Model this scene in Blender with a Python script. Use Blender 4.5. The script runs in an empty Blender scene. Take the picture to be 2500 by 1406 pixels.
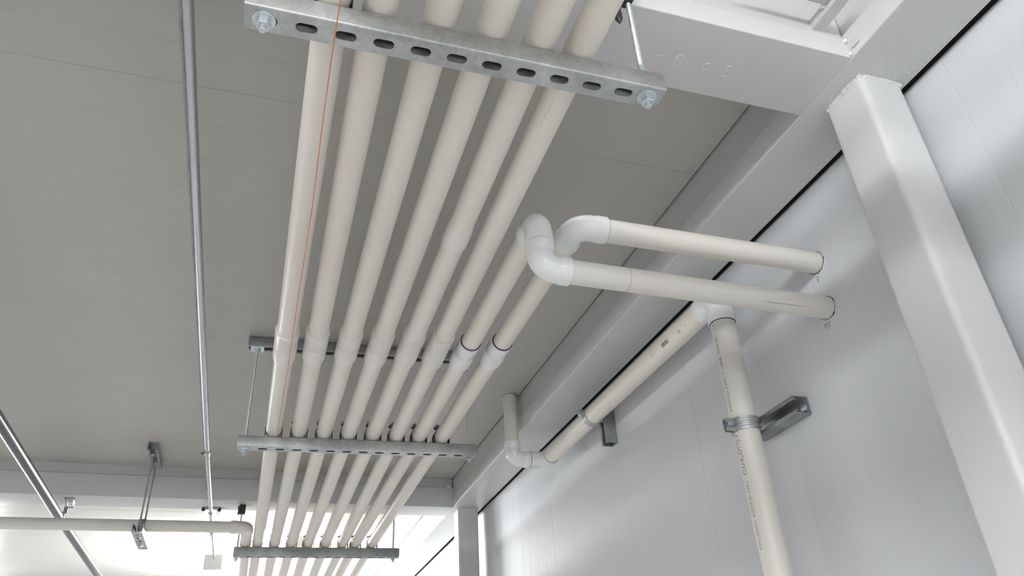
import bpy, bmesh, math, random
from mathutils import Vector, Matrix
random.seed(7)
PI = math.pi
S = bpy.context.scene
H = 1.70                       # height of the lens above the floor; all lengths below are metres from the lens

# ------------------------------------------------------------------ camera
cd = bpy.data.cameras.new('camera'); cam = bpy.data.objects.new('camera', cd)
S.collection.objects.link(cam); S.camera = cam
R = Matrix(((0.95101831, -0.30449837, -0.0533377), (0.1137983, 0.50526045, -0.85543078), (0.28742671, 0.8074606, 0.51516334)))
right, down, fwd = Vector(R[0]), Vector(R[1]), Vector(R[2])
m = Matrix.Identity(4)
for i in range(3):
    m[i][0] = right[i]; m[i][1] = -down[i]; m[i][2] = -fwd[i]
m[2][3] = H
cam.matrix_world = m
cd.sensor_width = 36.0; cd.lens = 1859.57 / 2500 * 36.0; cd.clip_start = 0.01

# ------------------------------------------------------------------ world / exposure
w = bpy.data.worlds.new('world'); S.world = w; w.use_nodes = True
w.node_tree.nodes['Background'].inputs[0].default_value = (0.8, 0.85, 0.9, 1)
w.node_tree.nodes['Background'].inputs[1].default_value = 0.05
S.view_settings.view_transform = 'Standard'; S.view_settings.look = 'None'
S.view_settings.gamma = 1.0; S.view_settings.use_curve_mapping = False
S.view_settings.exposure = 0.0

# room lamps, those off the conduit line added to fit the brightness: (x, y, z, length along x, length along y, power)
LAMPS = [
    (0.30, -1.60, 0.99, 1.20, 0.09, 45.0),
    (-0.25, -0.55, 1.00, 0.09, 1.20, 82.0),
    (-0.75, -2.60, 0.99, 0.09, 1.20, 225.0),
    (-1.20, -0.40, 1.10, 0.09, 1.20, 80.0),
    (-0.195, 5.50, 1.00, 0.10, 1.27, 185.0),
    (0.27, 5.46, 1.10, 0.10, 1.27, 370.0),  # added behind the pipes to blow out the far bay ceiling
    (-2.30, 6.40, 1.02, 1.22, 0.10, 150.0),  # added to lift the left side of the far bay
]
LAMP_E = 0.88

# ------------------------------------------------------------------ materials
def nt(name):
    mt = bpy.data.materials.new(name); mt.use_nodes = True
    return mt, mt.node_tree, mt.node_tree.nodes['Principled BSDF']
def paint(name, col, rough=0.5, metal=0.0, var=0.04, scale=6.0, bump=0.0, bscale=60.0, stretch=(1, 1, 1), spec=0.5):
    mt, t, b = nt(name)
    tc = t.nodes.new('ShaderNodeTexCoord'); mp = t.nodes.new('ShaderNodeMapping'); mp.inputs['Scale'].default_value = stretch
    t.links.new(tc.outputs['Object'], mp.inputs[0])
    n = t.nodes.new('ShaderNodeTexNoise'); n.inputs['Scale'].default_value = scale; n.inputs['Detail'].default_value = 4
    t.links.new(mp.outputs[0], n.inputs['Vector'])
    mx = t.nodes.new('ShaderNodeMix'); mx.data_type = 'RGBA'
    mx.inputs[6].default_value = (*[c * (1 - var) for c in col], 1); mx.inputs[7].default_value = (*[min(1, c * (1 + var)) for c in col], 1)
    t.links.new(n.outputs[0], mx.inputs[0]); t.links.new(mx.outputs[2], b.inputs['Base Color'])
    b.inputs['Roughness'].default_value = rough; b.inputs['Metallic'].default_value = metal
    b.inputs['Specular IOR Level'].default_value = spec
    if bump:
        n2 = t.nodes.new('ShaderNodeTexNoise'); n2.inputs['Scale'].default_value = bscale; n2.inputs['Detail'].default_value = 3
        t.links.new(mp.outputs[0], n2.inputs['Vector'])
        bp = t.nodes.new('ShaderNodeBump'); bp.inputs['Strength'].default_value = bump; bp.inputs['Distance'].default_value = 0.002
        t.links.new(n2.outputs[0], bp.inputs['Height']); t.links.new(bp.outputs[0], b.inputs['Normal'])
    return mt
def pvc(name, col, rough, grime, grime_col, stretch, cut=0.76):
    """white plastic with handling grime and fine scratches running along the pipe"""
    mt, t, b = nt(name)
    tc = t.nodes.new('ShaderNodeTexCoord')
    mp = t.nodes.new('ShaderNodeMapping'); mp.inputs['Scale'].default_value = stretch
    t.links.new(tc.outputs['Object'], mp.inputs[0])
    n = t.nodes.new('ShaderNodeTexNoise'); n.inputs['Scale'].default_value = 9; n.inputs['Detail'].default_value = 5
    t.links.new(mp.outputs[0], n.inputs['Vector'])
    r1 = t.nodes.new('ShaderNodeValToRGB'); r1.color_ramp.elements[0].position = 0.42; r1.color_ramp.elements[1].position = 0.75
    t.links.new(n.outputs[0], r1.inputs[0])
    m1 = t.nodes.new('ShaderNodeMix'); m1.data_type = 'RGBA'
    m1.inputs[6].default_value = (*col, 1); m1.inputs[7].default_value = (*grime_col, 1)
    mul = t.nodes.new('ShaderNodeMath'); mul.operation = 'MULTIPLY'; mul.inputs[1].default_value = grime
    t.links.new(r1.outputs[0], mul.inputs[0]); t.links.new(mul.outputs[0], m1.inputs[0])
    mp2 = t.nodes.new('ShaderNodeMapping'); mp2.inputs['Scale'].default_value = tuple(s * s for s in stretch)
    t.links.new(tc.outputs['Object'], mp2.inputs[0])
    n2 = t.nodes.new('ShaderNodeTexNoise'); n2.inputs['Scale'].default_value = 95; n2.inputs['Detail'].default_value = 1
    t.links.new(mp2.outputs[0], n2.inputs['Vector'])
    r2 = t.nodes.new('ShaderNodeValToRGB'); r2.color_ramp.elements[0].position = cut; r2.color_ramp.elements[1].position = cut + 0.04
    t.links.new(n2.outputs[0], r2.inputs[0])
    mul2 = t.nodes.new('ShaderNodeMath'); mul2.operation = 'MULTIPLY'; mul2.inputs[1].default_value = 0.55 * min(1, grime * 1.5)
    t.links.new(r2.outputs[0], mul2.inputs[0])
    m2 = t.nodes.new('ShaderNodeMix'); m2.data_type = 'RGBA'; m2.inputs[7].default_value = (0.16, 0.13, 0.11, 1)
    t.links.new(mul2.outputs[0], m2.inputs[0]); t.links.new(m1.outputs[2], m2.inputs[6])
    t.links.new(m2.outputs[2], b.inputs['Base Color']); b.inputs['Roughness'].default_value = rough
    return mt
def galv(name, c0, c1, rough=0.42, scale=45):
    mt, t, b = nt(name)
    tc = t.nodes.new('ShaderNodeTexCoord')
    v = t.nodes.new('ShaderNodeTexVoronoi'); v.inputs['Scale'].default_value = scale
    t.links.new(tc.outputs['Object'], v.inputs['Vector'])
    n = t.nodes.new('ShaderNodeTexNoise'); n.inputs['Scale'].default_value = 14; n.inputs['Detail'].default_value = 6
    t.links.new(tc.outputs['Object'], n.inputs['Vector'])
    ad = t.nodes.new('ShaderNodeMix'); ad.data_type = 'RGBA'; ad.inputs[0].default_value = 0.82
    t.links.new(v.outputs['Color'], ad.inputs[6]); t.links.new(n.outputs[0], ad.inputs[7])
    rr = t.nodes.new('ShaderNodeValToRGB'); rr.color_ramp.elements[0].position = 0.3; rr.color_ramp.elements[1].position = 0.72
    rr.color_ramp.elements[0].color = (*c0, 1); rr.color_ramp.elements[1].color = (*c1, 1)
    t.links.new(ad.outputs[2], rr.inputs[0]); t.links.new(rr.outputs[0], b.inputs['Base Color'])
    b.inputs['Metallic'].default_value = 0.75; b.inputs['Roughness'].default_value = rough
    n3 = t.nodes.new('ShaderNodeTexNoise'); n3.inputs['Scale'].default_value = 90
    t.links.new(tc.outputs['Object'], n3.inputs['Vector'])
    bp = t.nodes.new('ShaderNodeBump'); bp.inputs['Strength'].default_value = 0.12; bp.inputs['Distance'].default_value = 0.001
    t.links.new(n3.outputs[0], bp.inputs['Height']); t.links.new(bp.outputs[0], b.inputs['Normal'])
    return mt
M = {}
M['ceil'] = paint('ceiling_panel', (0.52, 0.503, 0.470), 0.38, var=0.025, scale=3, bump=0.15, bscale=120)
M['wall'] = paint('wall_panel', (0.69, 0.705, 0.725), 0.55, spec=0.35, var=0.015, scale=2, bump=0.12, bscale=110)
M['floor'] = paint('sealed_concrete', (0.62, 0.61, 0.59), 0.5, var=0.12, scale=4)
M['beam'] = paint('white_steel_paint', (0.66, 0.665, 0.66), 0.36, var=0.02, scale=5, bump=0.25, bscale=220)
M['web'] = paint('grey_steel', (0.60, 0.605, 0.605), 0.42, var=0.02, scale=5)  # slightly darker than the beam tone
M['gap_shade'] = paint('dark_joint_shade', (0.012, 0.011, 0.011), 0.9, spec=0.1)
M['py'] = pvc('pvc_along_run', (0.86, 0.81, 0.735), 0.40, 0.45, (0.70, 0.62, 0.54), (1.0, 0.16, 1.0))
M['px'] = pvc('pvc_branch', (0.83, 0.80, 0.75), 0.36, 0.55, (0.66, 0.60, 0.52), (0.16, 1.0, 1.0), 0.70)
M['pz'] = pvc('pvc_riser', (0.82, 0.79, 0.74), 0.36, 0.45, (0.62, 0.56, 0.46), (1.0, 1.0, 0.16))
M['fit'] = pvc('pvc_coupling', (0.86, 0.82, 0.77), 0.36, 0.4, (0.64, 0.56, 0.48), (1, 1, 1))
M['clean'] = paint('clean_white_pvc', (0.87, 0.88, 0.88), 0.13, var=0.01)
M['primer'] = paint('purple_primer', (0.075, 0.06, 0.16), 0.5)
M['ink'] = paint('printed_ink', (0.13, 0.12, 0.12), 0.6)
M['inkfaint'] = paint('faded_ink', (0.34, 0.33, 0.32), 0.6)
M['galv'] = galv('galvanised_steel', (0.36, 0.375, 0.375), (0.62, 0.64, 0.64), 0.42, 170)
M['galvd'] = galv('dull_and_backlit_galv', (0.26, 0.27, 0.275), (0.46, 0.475, 0.48), 0.45, 120)
M['dark'] = galv('shaded_dark_steel', (0.06, 0.06, 0.06), (0.16, 0.165, 0.17), 0.5, 120)  # clamp steel, its shade put into a darker colour
M['zinc'] = galv('zinc_plated_steel', (0.50, 0.56, 0.60), (0.80, 0.85, 0.88), 0.28, 90)
M['emt'] = paint('conduit_zinc', (0.50, 0.52, 0.54), 0.3, metal=0.9, var=0.1)
M['poly'] = paint('polished_tube', (0.10, 0.088, 0.092), 0.30, metal=0.3, spec=0.35, var=0.05)
M['black'] = paint('black_cast_iron', (0.02, 0.02, 0.02), 0.45)
M['string'] = paint('orange_twine', (0.72, 0.27, 0.13), 0.7)
M['white'] = paint('white_enamel', (0.78, 0.78, 0.78), 0.3)
M['caulk'] = paint('white_caulk', (0.80, 0.80, 0.79), 0.35)
M['pencil'] = paint('scratched_paint', (0.80, 0.81, 0.80), 0.4)
def emis(name, col, st):
    mt, t, b = nt(name); b.inputs['Base Color'].default_value = (*col, 1)
    b.inputs['Emission Color'].default_value = (*col, 1); b.inputs['Emission Strength'].default_value = st
    return mt

# ------------------------------------------------------------------ helpers
ROOTS = []
def V(*a): return Vector(a)
def obj(name, bm, mat, parent=None, smooth=False):
    bmesh.ops.recalc_face_normals(bm, faces=bm.faces[:])
    me = bpy.data.meshes.new(name); bm.to_mesh(me); bm.free()
    o = bpy.data.objects.new(name, me); S.collection.objects.link(o)
    me.materials.append(M[mat] if isinstance(mat, str) else mat)
    if smooth:
        for p in me.polygons: p.use_smooth = True
        try: me.set_sharp_from_angle(angle=math.radians(38))
        except Exception: pass
    if parent is not None: o.parent = parent
    else: ROOTS.append(o)
    return o
def thing(name, label, cat, group=None):
    o = bpy.data.objects.new(name, None); S.collection.objects.link(o); o.empty_display_size = 0.05
    o['label'] = label; o['category'] = cat
    if group: o['group'] = group
    ROOTS.append(o); return o
def tag(o, label, cat, group=None):
    o['label'] = label; o['category'] = cat
    if group: o['group'] = group
    return o
def struct(o): o['kind'] = 'structure'; return o
def box(bm, a, b, bevel=0.0, seg=2):
    x0, y0, z0 = [min(a[i], b[i]) for i in range(3)]; x1, y1, z1 = [max(a[i], b[i]) for i in range(3)]
    vs = [bm.verts.new(p) for p in ((x0, y0, z0), (x1, y0, z0), (x1, y1, z0), (x0, y1, z0), (x0, y0, z1), (x1, y0, z1), (x1, y1, z1), (x0, y1, z1))]
    fs = [bm.faces.new([vs[i] for i in q]) for q in ((0, 3, 2, 1), (4, 5, 6, 7), (0, 1, 5, 4), (1, 2, 6, 5), (2, 3, 7, 6), (3, 0, 4, 7))]
    if bevel:
        es = list({e for f in fs for e in f.edges})
        bmesh.ops.bevel(bm, geom=es, offset=bevel, segments=seg, affect='EDGES', profile=0.5)
def frame(d, ref=None):
    d = d.normalized(); ref = ref or (V(0, 0, 1) if abs(d.z) < 0.9 else V(1, 0, 0))
    a = (ref - d * ref.dot(d)).normalized(); return a, d.cross(a)
def sweep(bm, pts, rads, seg=32, cap=True):
    """round tube through pts; radius per point; frame carried along"""
    pts = [Vector(p) for p in pts]; n = len(pts)
    if not isinstance(rads, (list, tuple)): rads = [rads] * n
    tang = []
    for i in range(n):
        a = pts[max(0, i - 1)]; b = pts[min(n - 1, i + 1)]
        t1 = (pts[i] - a); t2 = (b - pts[i])
        if t1.length < 1e-7: t = t2
        elif t2.length < 1e-7: t = t1
        else: t = t1.normalized() + t2.normalized()
        tang.append(t.normalized() if t.length > 1e-9 else V(0, 0, 1))
    a, b = frame(tang[0]); rings = []
    for i in range(n):
        t = tang[i]; a = (a - t * a.dot(t)).normalized(); b = t.cross(a)
        rings.append([bm.verts.new(pts[i] + (a * math.cos(2 * PI * k / seg) + b * math.sin(2 * PI * k / seg)) * rads[i]) for k in range(seg)])
    for i in range(n - 1):
        for k in range(seg):
            bm.faces.new((rings[i][k], rings[i][(k + 1) % seg], rings[i + 1][(k + 1) % seg], rings[i + 1][k]))
    if cap: bm.faces.new(rings[0][::-1]); bm.faces.new(rings[-1])
def lathe(bm, p, d, prof, seg=32):
    """prof = [(t, r)] along direction d from p"""
    d = Vector(d).normalized(); p = Vector(p); a, b = frame(d); rings = []
    for t, r in prof:
        rings.append([bm.verts.new(p + d * t + (a * math.cos(2 * PI * k / seg) + b * math.sin(2 * PI * k / seg)) * max(r, 1e-5)) for k in range(seg)])
    for i in range(len(prof) - 1):
        for k in range(seg):
            bm.faces.new((rings[i][k], rings[i][(k + 1) % seg], rings[i + 1][(k + 1) % seg], rings[i + 1][k]))
    bm.faces.new(rings[0][::-1]); bm.faces.new(rings[-1])
def elbow_pts(c, d1, d2, rad, n=12):
    """quarter bend: comes in along d1 towards corner c, leaves along d2"""
    c = Vector(c); d1 = Vector(d1); d2 = Vector(d2); o = c - d1 * rad + d2 * rad; out = []
    for i in range(n + 1):
        t = PI / 2 * i / n
        out.append(o + (-d2) * rad * math.cos(t) + d1 * rad * math.sin(t))
    return out
def elbow(parent, c, d1, d2, r, mat='clean', reach=None, seg=40, hub=0.024, bend=None, ring=(0, 0), name='elbow', lab=None):
    """moulded elbow with two thicker socket hubs; r = pipe radius"""
    d1 = Vector(d1); d2 = Vector(d2); c = Vector(c)
    bend = bend or r * 1.25; reach = reach or (bend + hub + 0.004)
    rb = r + 0.0026; rh = r + 0.0042
    pts = []; rads = []
    p0 = c - d1 * reach; p1 = c - d1 * (reach - hub)
    pts += [p0, p0 + d1 * 0.0012, p1 - d1 * 0.002, p1 + d1 * 0.002]; rads += [rh - 0.0012, rh, rh, rb]
    arc = elbow_pts(c, d1, d2, bend)
    if (arc[0] - pts[-1]).dot(d1) < 0.0005: arc = arc[1:]
    q1 = c + d2 * (reach - hub); q0 = c + d2 * reach
    if (q1 - d2 * 0.002 - arc[-1]).dot(d2) < 0.0005: arc = arc[:-1]
    pts += arc; rads += [rb] * len(arc)
    pts += [q1 - d2 * 0.002, q1 + d2 * 0.002, q0 - d2 * 0.0012, q0]; rads += [rb, rh, rh, rh - 0.0012]
    bm = bmesh.new(); sweep(bm, pts, rads, seg); o = obj(name, bm, mat, parent, True)
    if lab: o['label'] = lab
    for k, (pp, dd) in enumerate(((p0, -d1), (q0, d2))):
        if ring[k]:
            b2 = bmesh.new(); lathe(b2, pp, dd, [(-0.0002, r + 0.0022), (0.0008, r + 0.0022), (0.0016, r + 0.0003)], seg)
            obj('primer_ring', b2, 'primer', o, True)['label'] = 'dark purple primer line at the socket'
    return o
def coupling(parent, a, b, r, mat='fit', ring=False, taper=False):
    a = Vector(a); b = Vector(b); L = (b - a).length; d = (b - a) / L; R0 = r + 0.0044
    prof = [(0, r + 0.001), (0.0015, R0), (L * 0.5 - 0.002, R0), (L * 0.5 - 0.001, R0 - 0.0005), (L * 0.5 + 0.001, R0 - 0.0005), (L * 0.5 + 0.002, R0), (L - 0.0015, R0), (L, r + 0.001)]
    if taper: prof = [(0, r + 0.001), (0.001, R0), (L * 0.55, R0 - 0.0005), (L, r + 0.0006)]
    bm = bmesh.new(); lathe(bm, a, d, prof, 40); o = obj('coupling', bm, mat, parent, True)
    if not ring and not taper:
        b2 = bmesh.new(); lathe(b2, b, d, [(-0.0004, r + 0.0016), (0.0003, r + 0.0014), (0.0006, r + 0.0002)], 40)
        obj('joint_line', b2, 'ink', o, True)['label'] = 'thin dark line at the end of the coupling'
    if ring:
        for pp, dd in ((a, -d), (b, d)):
            b2 = bmesh.new(); lathe(b2, pp, dd, [(-0.0003, r + 0.0030), (0.0008, r + 0.0030), (0.0018, r + 0.0003)], 40)
            obj('primer_ring', b2, 'primer', o, True)['label'] = 'dark purple primer line at the socket'
    return o
def pipe(parent, pts, r, mat, name='pipe_length', seg=36):
    bm = bmesh.new(); sweep(bm, pts, r, seg); return obj(name, bm, mat, parent, True)

# strut channel: returns a bmesh. matrix maps (u along, v across, w up from the web) to the scene
def strut_bm(L, W, D, M4, slots=(), t=0.0026, slot=(0.0286, 0.0143), lip=0.0095, ret=0.007):
    bm = bmesh.new(); rc = 0.0028
    # web with slots
    vs = []; es = []
    def loop(ps):
        l = [bm.verts.new(p) for p in ps]
        for i in range(len(l)): es.append(bm.edges.new((l[i], l[(i + 1) % len(l)])))
    loop([(0, -W / 2 + rc, 0), (L, -W / 2 + rc, 0), (L, W / 2 - rc, 0), (0, W / 2 - rc, 0)])
    for u in slots:
        a, b = slot[0] / 2 - slot[1] / 2, slot[1] / 2; ps = []
        for s in (1, -1):
            for k in range(9):
                an = -PI / 2 + PI * k / 8
                ps.append((u + s * (a + b * math.cos(an)), s * b * math.sin(an), 0))
        loop(ps)
    r = bmesh.ops.triangle_fill(bm, use_beauty=True, use_dissolve=False, edges=es)
    fs = [g for g in r['geom'] if isinstance(g, bmesh.types.BMFace)]
    e = bmesh.ops.extrude_face_region(bm, geom=fs)
    bmesh.ops.translate(bm, vec=(0, 0, t), verts=[g for g in e['geom'] if isinstance(g, bmesh.types.BMVert)])
    # the two flanges with in-turned lips
    for s in (1, -1):
        out = [(W / 2 - rc, 0)] + [(W / 2 - rc + rc * math.sin(k * PI / 8), rc - rc * math.cos(k * PI / 8)) for k in range(1, 5)]
        out += [(W / 2, D - rc)] + [(W / 2 - rc + rc * math.cos(k * PI / 8), D - rc + rc * math.sin(k * PI / 8)) for k in range(1, 5)]
        out += [(W / 2 - lip + 0.002, D), (W / 2 - lip, D - 0.002), (W / 2 - lip, D - ret)]
        inn = [(W / 2 - lip + t, D - ret), (W / 2 - lip + t, D - t), (W / 2 - t, D - t), (W / 2 - t, t), (W / 2 - rc, t)]
        prof = [(s * a, b) for a, b in out + inn]
        A = [bm.verts.new((0, a, b)) for a, b in prof]; B = [bm.verts.new((L, a, b)) for a, b in prof]
        n = len(prof)
        for i in range(n): bm.faces.new((A[i], A[(i + 1) % n], B[(i + 1) % n], B[i]))
        bmesh.ops.triangle_fill(bm, use_beauty=True, edges=[bm.edges.get((A[i], A[(i + 1) % n])) for i in range(n)])
        bmesh.ops.triangle_fill(bm, use_beauty=True, edges=[bm.edges.get((B[i], B[(i + 1) % n])) for i in range(n)])
    bmesh.ops.transform(bm, matrix=M4, verts=bm.verts[:])
    return bm
def basis(o, u, v, w):
    mt = Matrix.Identity(4)
    for i in range(3): mt[i][0] = u[i]; mt[i][1] = v[i]; mt[i][2] = w[i]; mt[i][3] = o[i]
    return mt
def hexbolt(parent, p, d, af=0.0165, h=0.008, washer=0.0125, rod=0.005, stick=0.006, mat='zinc'):
    """washer against the steel, nut, rod end; d points away from the steel"""
    p = Vector(p); d = Vector(d).normalized()
    bm = bmesh.new(); lathe(bm, p, d, [(0, washer), (0.0016, washer), (0.002, washer - 0.0005), (0.002, rod)], 28); obj('washer', bm, mat, parent)
    bm = bmesh.new(); rr = af / 2 / math.cos(PI / 6)
    lathe(bm, p + d * 0.002, d, [(0, rr), (h - 0.001, rr), (h, rr * 0.9)], 6); obj('hex_nut', bm, mat, parent)
    if stick:
        bm = bmesh.new(); lathe(bm, p + d * (0.002 + h), d, [(-0.002, rod), (stick - 0.001, rod), (stick, rod * 0.8)], 20); obj('rod_end', bm, mat, parent, True)
def threaded(parent, a, b, r=0.0048, mat='zinc'):
    a = Vector(a); b = Vector(b); L = (b - a).length; n = int(L / 0.0032); prof = []
    for i in range(n):
        prof += [(L * i / n, r * 0.88), (L * (i + 0.5) / n, r)]
    prof.append((L, r * 0.88))
    bm = bmesh.new(); lathe(bm, a, b - a, prof, 10); return obj('threaded_rod', bm, mat, parent)
def tube_beam(bm, a, b, rc=0.003):
    box(bm, a, b)
    top = [e for e in bm.edges if min(v.co.z for v in e.verts) > b[2] - 1e-6]; low = [e for e in bm.edges if max(v.co.z for v in e.verts) < b[2] - 1e-6]
    bmesh.ops.bevel(bm, geom=top, offset=0.006, segments=6, affect='EDGES', profile=0.5)
    low = [e for e in low if e.is_valid]
    bmesh.ops.bevel(bm, geom=low, offset=rc, segments=3, affect='EDGES', profile=0.5)

# ------------------------------------------------------------------ room shell
XW = 1.120; ZC = 1.200; ZB = 1.052
X0, X1, Y0, Y1 = -4.2, XW, -3.6, 9.0
def ribbed(bm, u0, u1, seams, ribs, place, v0, v1, gw=0.0008, gd=0.0012, rw=0.0022, rd=0.0007):
    """long sheet, profile across u with deep joints and shallow pressed ribs; place(u, depth, v)"""
    marks = sorted([(s, gw, gd) for s in seams] + [(s, rw, rd) for s in ribs]); prof = [(u0, 0)]
    for s, hw, dd in marks:
        if s - hw <= u0 or s + hw >= u1: continue
        prof += [(s - hw, 0), (s - hw * (0.9 if dd > .002 else .1), dd), (s + hw * (0.9 if dd > .002 else .1), dd), (s + hw, 0)]
    prof.append((u1, 0))
    A = [bm.verts.new(place(u, dd, v0)) for u, dd in prof]; B = [bm.verts.new(place(u, dd, v1)) for u, dd in prof]
    for i in range(len(prof) - 1): bm.faces.new((A[i], B[i], B[i + 1], A[i + 1]))
    T = 0.06
    a0, a1 = bm.verts.new(place(u0, T, v0)), bm.verts.new(place(u1, T, v0)); b0, b1 = bm.verts.new(place(u0, T, v1)), bm.verts.new(place(u1, T, v1))
    bm.faces.new((a0, a1, b1, b0)); bm.faces.new((A[0], B[0], b0, a0)); bm.faces.new((A[-1], B[-1], b1, a1))
    bm.faces.new(A + [a1, a0]); bm.faces.new(B + [b1, b0])
seams = [1.255 + 1.135 * k for k in range(-5, 8)]
ribs = [s + 0.114 * j for s in seams for j in range(1, 10)]
bm = bmesh.new(); ribbed(bm, Y0, Y1, seams, ribs, lambda u, d, v: (v, u, ZC + d), X0, 0.9475)
struct(obj('ceiling', bm, 'ceil'))
bm = bmesh.new(); box(bm, (0.9475, Y0, 1.214), (XW + 0.05, Y1, 1.262)); struct(obj('trim_1', bm, 'gap_shade'))
bm = bmesh.new(); box(bm, (1.1034, Y0, 1.057), (XW - 0.0003, Y1, 1.208)); struct(obj('trim_2', bm, 'gap_shade'))  # near-black strip stands in for the shade inside the beam gap
wseams = [0.595 + 1.125 * k for k in range(-4, 8)]
wribs = [s + 0.0938 * j for s in wseams for j in range(1, 12)]
bm = bmesh.new(); ribbed(bm, Y0, Y1, wseams, wribs, lambda u, d, v: (XW + d, u, v), -H, 1.21, rd=0.0004)
struct(obj('wall_right', bm, 'wall'))
bm = bmesh.new(); box(bm, (X0, Y0, -H - 0.06), (XW + 0.06, Y1, -H)); struct(obj('floor', bm, 'floor'))
bm = bmesh.new(); box(bm, (X0 - 0.06, Y0, -H), (X0, Y1, 1.26)); struct(obj('wall_left', bm, 'wall'))
bm = bmesh.new(); box(bm, (X0 - .06, Y1, -H), (XW + .06, Y1 + 0.06, 1.26)); struct(obj('wall_far', bm, 'wall'))
bm = bmesh.new(); box(bm, (X0 - .06, Y0 - 0.06, -H), (XW + .06, Y0, 1.26)); struct(obj('wall_back', bm, 'wall'))

# ------------------------------------------------------------------ steel frame
XB = 0.950
def beam(label, lo, hi, web_lo, web_hi, zt, grp='white steel beams'):
    t = thing('steel_beam', label, 'beam', grp)
    bm = bmesh.new(); tube_beam(bm, (lo[0], lo[1], lo[2]), (hi[0], hi[1], zt)); obj('lower_tube', bm, 'beam', t, True)
    bm = bmesh.new(); box(bm, (web_lo[0], web_lo[1], zt - 0.001), (web_hi[0], web_hi[1], 1.2135)); obj('upper_web', bm, 'web', t)
    return t
wall_beam = beam('long white steel beam running beside the wall panels above the two columns', (XB, Y0 + .002, ZB - 0.0004), (1.1030, Y1 - .002), (XB + 0.003, Y0 + .002), (1.098, Y1 - .002), 1.115)
near_beam = beam('wide white steel cross beam nearest the camera, faint letters scratched underneath', (X0 + .002, 0.728, ZB), (XB + 0.012, 0.884), (X0 + .002, 0.732), (XB - 0.0005, 0.880), 1.106)
far_beam = beam('white steel cross beam at the far end, in front of the brightly lit bay', (X0 + .002, 3.764, ZB), (XB + 0.012, 3.934), (X0 + .002, 3.770), (XB - 0.0005, 3.92), 1.155)
def stroke(pts, rr=0.0009):
    bm = bmesh.new(); sweep(bm, [(x, y, ZB - 0.0002) for x, y in pts], rr, 6); return bm
def ess(cx, cy, s):
    out = []
    for k in range(13):
        a = PI * 0.15 + k / 12 * PI * 1.2; out.append((cx + s * 0.5 * math.cos(a), cy - s * 0.55 - s * 0.45 * math.sin(a) * 1))
    for k in range(13):
        a = PI * 0.5 - k / 12 * PI * 1.2; out.append((cx + s * 0.5 * math.cos(a), cy + s * 0.35 - s * 0.45 * math.sin(a)))
    return out
for cx, k in ((0.639, 0), (0.697, 1), (0.741, 0)):
    if k: pts = [(cx + 0.0075 * math.cos(PI * 0.3 + j / 10 * PI * 1.5), 0.817 - 0.007 * math.sin(PI * 0.3 + j / 10 * PI * 1.5)) for j in range(11)]
    else: pts = ess(cx, 0.819, 0.0145)
    obj('scratched_letter', stroke(pts, 0.0006), 'pencil', near_beam, True)['label'] = 'faint pale letter scratched into the paint'
obj('scratched_letter', stroke([(0.594, 0.816), (0.606, 0.817)], 0.0005), 'pencil', near_beam, True)['label'] = 'faint pale dash scratched into the paint'

def column(label, x0, y0, x1, y1):
    t = thing('steel_column', label, 'column', 'white steel columns')
    bm = bmesh.new(); box(bm, (x0, y0, -H + 0.012), (x1, y1, ZB - 0.0005), 0.0)
    es = [e for e in bm.edges if abs((e.verts[0].co - e.verts[1].co).z) > 1]
    bmesh.ops.bevel(bm, geom=es, offset=0.013, segments=6, affect='EDGES', profile=0.5)
    obj('square_tube', bm, 'beam', t, True)
    # lumpy weld bead round the head
    pts = []; rads = []; rnd = random.Random(3)
    per = [(x0, y0), (x1, y0), (x1, y1), (x0, y1), (x0, y0)]
    for i in range(4):
        a, b = V(*per[i]), V(*per[i + 1]); n = 26
        for j in range(n):
            q = a.lerp(b, j / n); c = V((x0 + x1) / 2, (y0 + y1) / 2)
            hx, hy = (x1 - x0) / 2 - 0.003, (y1 - y0) / 2 - 0.003; dv = q - c
            q = c + V(max(-hx, min(hx, dv.x)), max(-hy, min(hy, dv.y)))
            dd = dv.normalized(); q = q + dd * (0.001 if abs(abs(dv.x) / hx - abs(dv.y) / hy) > .3 else -0.002)
            pts.append((q.x, q.y, ZB - 0.0035 + rnd.uniform(-.001, .0005))); rads.append(0.0058 + rnd.uniform(-0.0012, 0.0012))
    pts.append(pts[0]); rads.append(rads[0])
    bm = bmesh.new(); sweep(bm, pts, rads, 8); obj('weld_bead', bm, 'beam', t, True)
    bm = bmesh.new(); box(bm, (x0 - .04, y0 - .05, -H + 0.0005), (min(x1 + .02, XW - .005), y1 + .05, -H + 0.0125), 0.001, 1); obj('base_plate', bm, 'beam', t)
column('thick white square steel column at right with a weld bead round its head', 0.989, 0.757, 1.090, 0.858)
column('slim-looking distant white square column standing under the far corner of the frame', 0.978, 3.765, 1.083, 3.866)

# paint drips and spatter beads round the near column head
t = thing('paint_spatter', 'scattered white paint beads on the beam around the near column head', 'paint spatter'); t['kind'] = 'stuff'
bm = bmesh.new(); rnd = random.Random(11)
for k in range(46):
    x = rnd.uniform(0.965, 1.095); y = rnd.choice([rnd.gauss(0.735, 0.02), rnd.gauss(0.78, .05)])
    if 0.985 < x < 1.094 and 0.752 < y < 0.862: x = rnd.uniform(0.962, 0.983)
    r = rnd.uniform(0.0004, 0.0014); bmesh.ops.create_icosphere(bm, subdivisions=1, radius=r, matrix=Matrix.Translation((x, y, ZB - 0.0003)))
obj('bead', bm, 'caulk', t, True)['kind'] = 'stuff'

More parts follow.
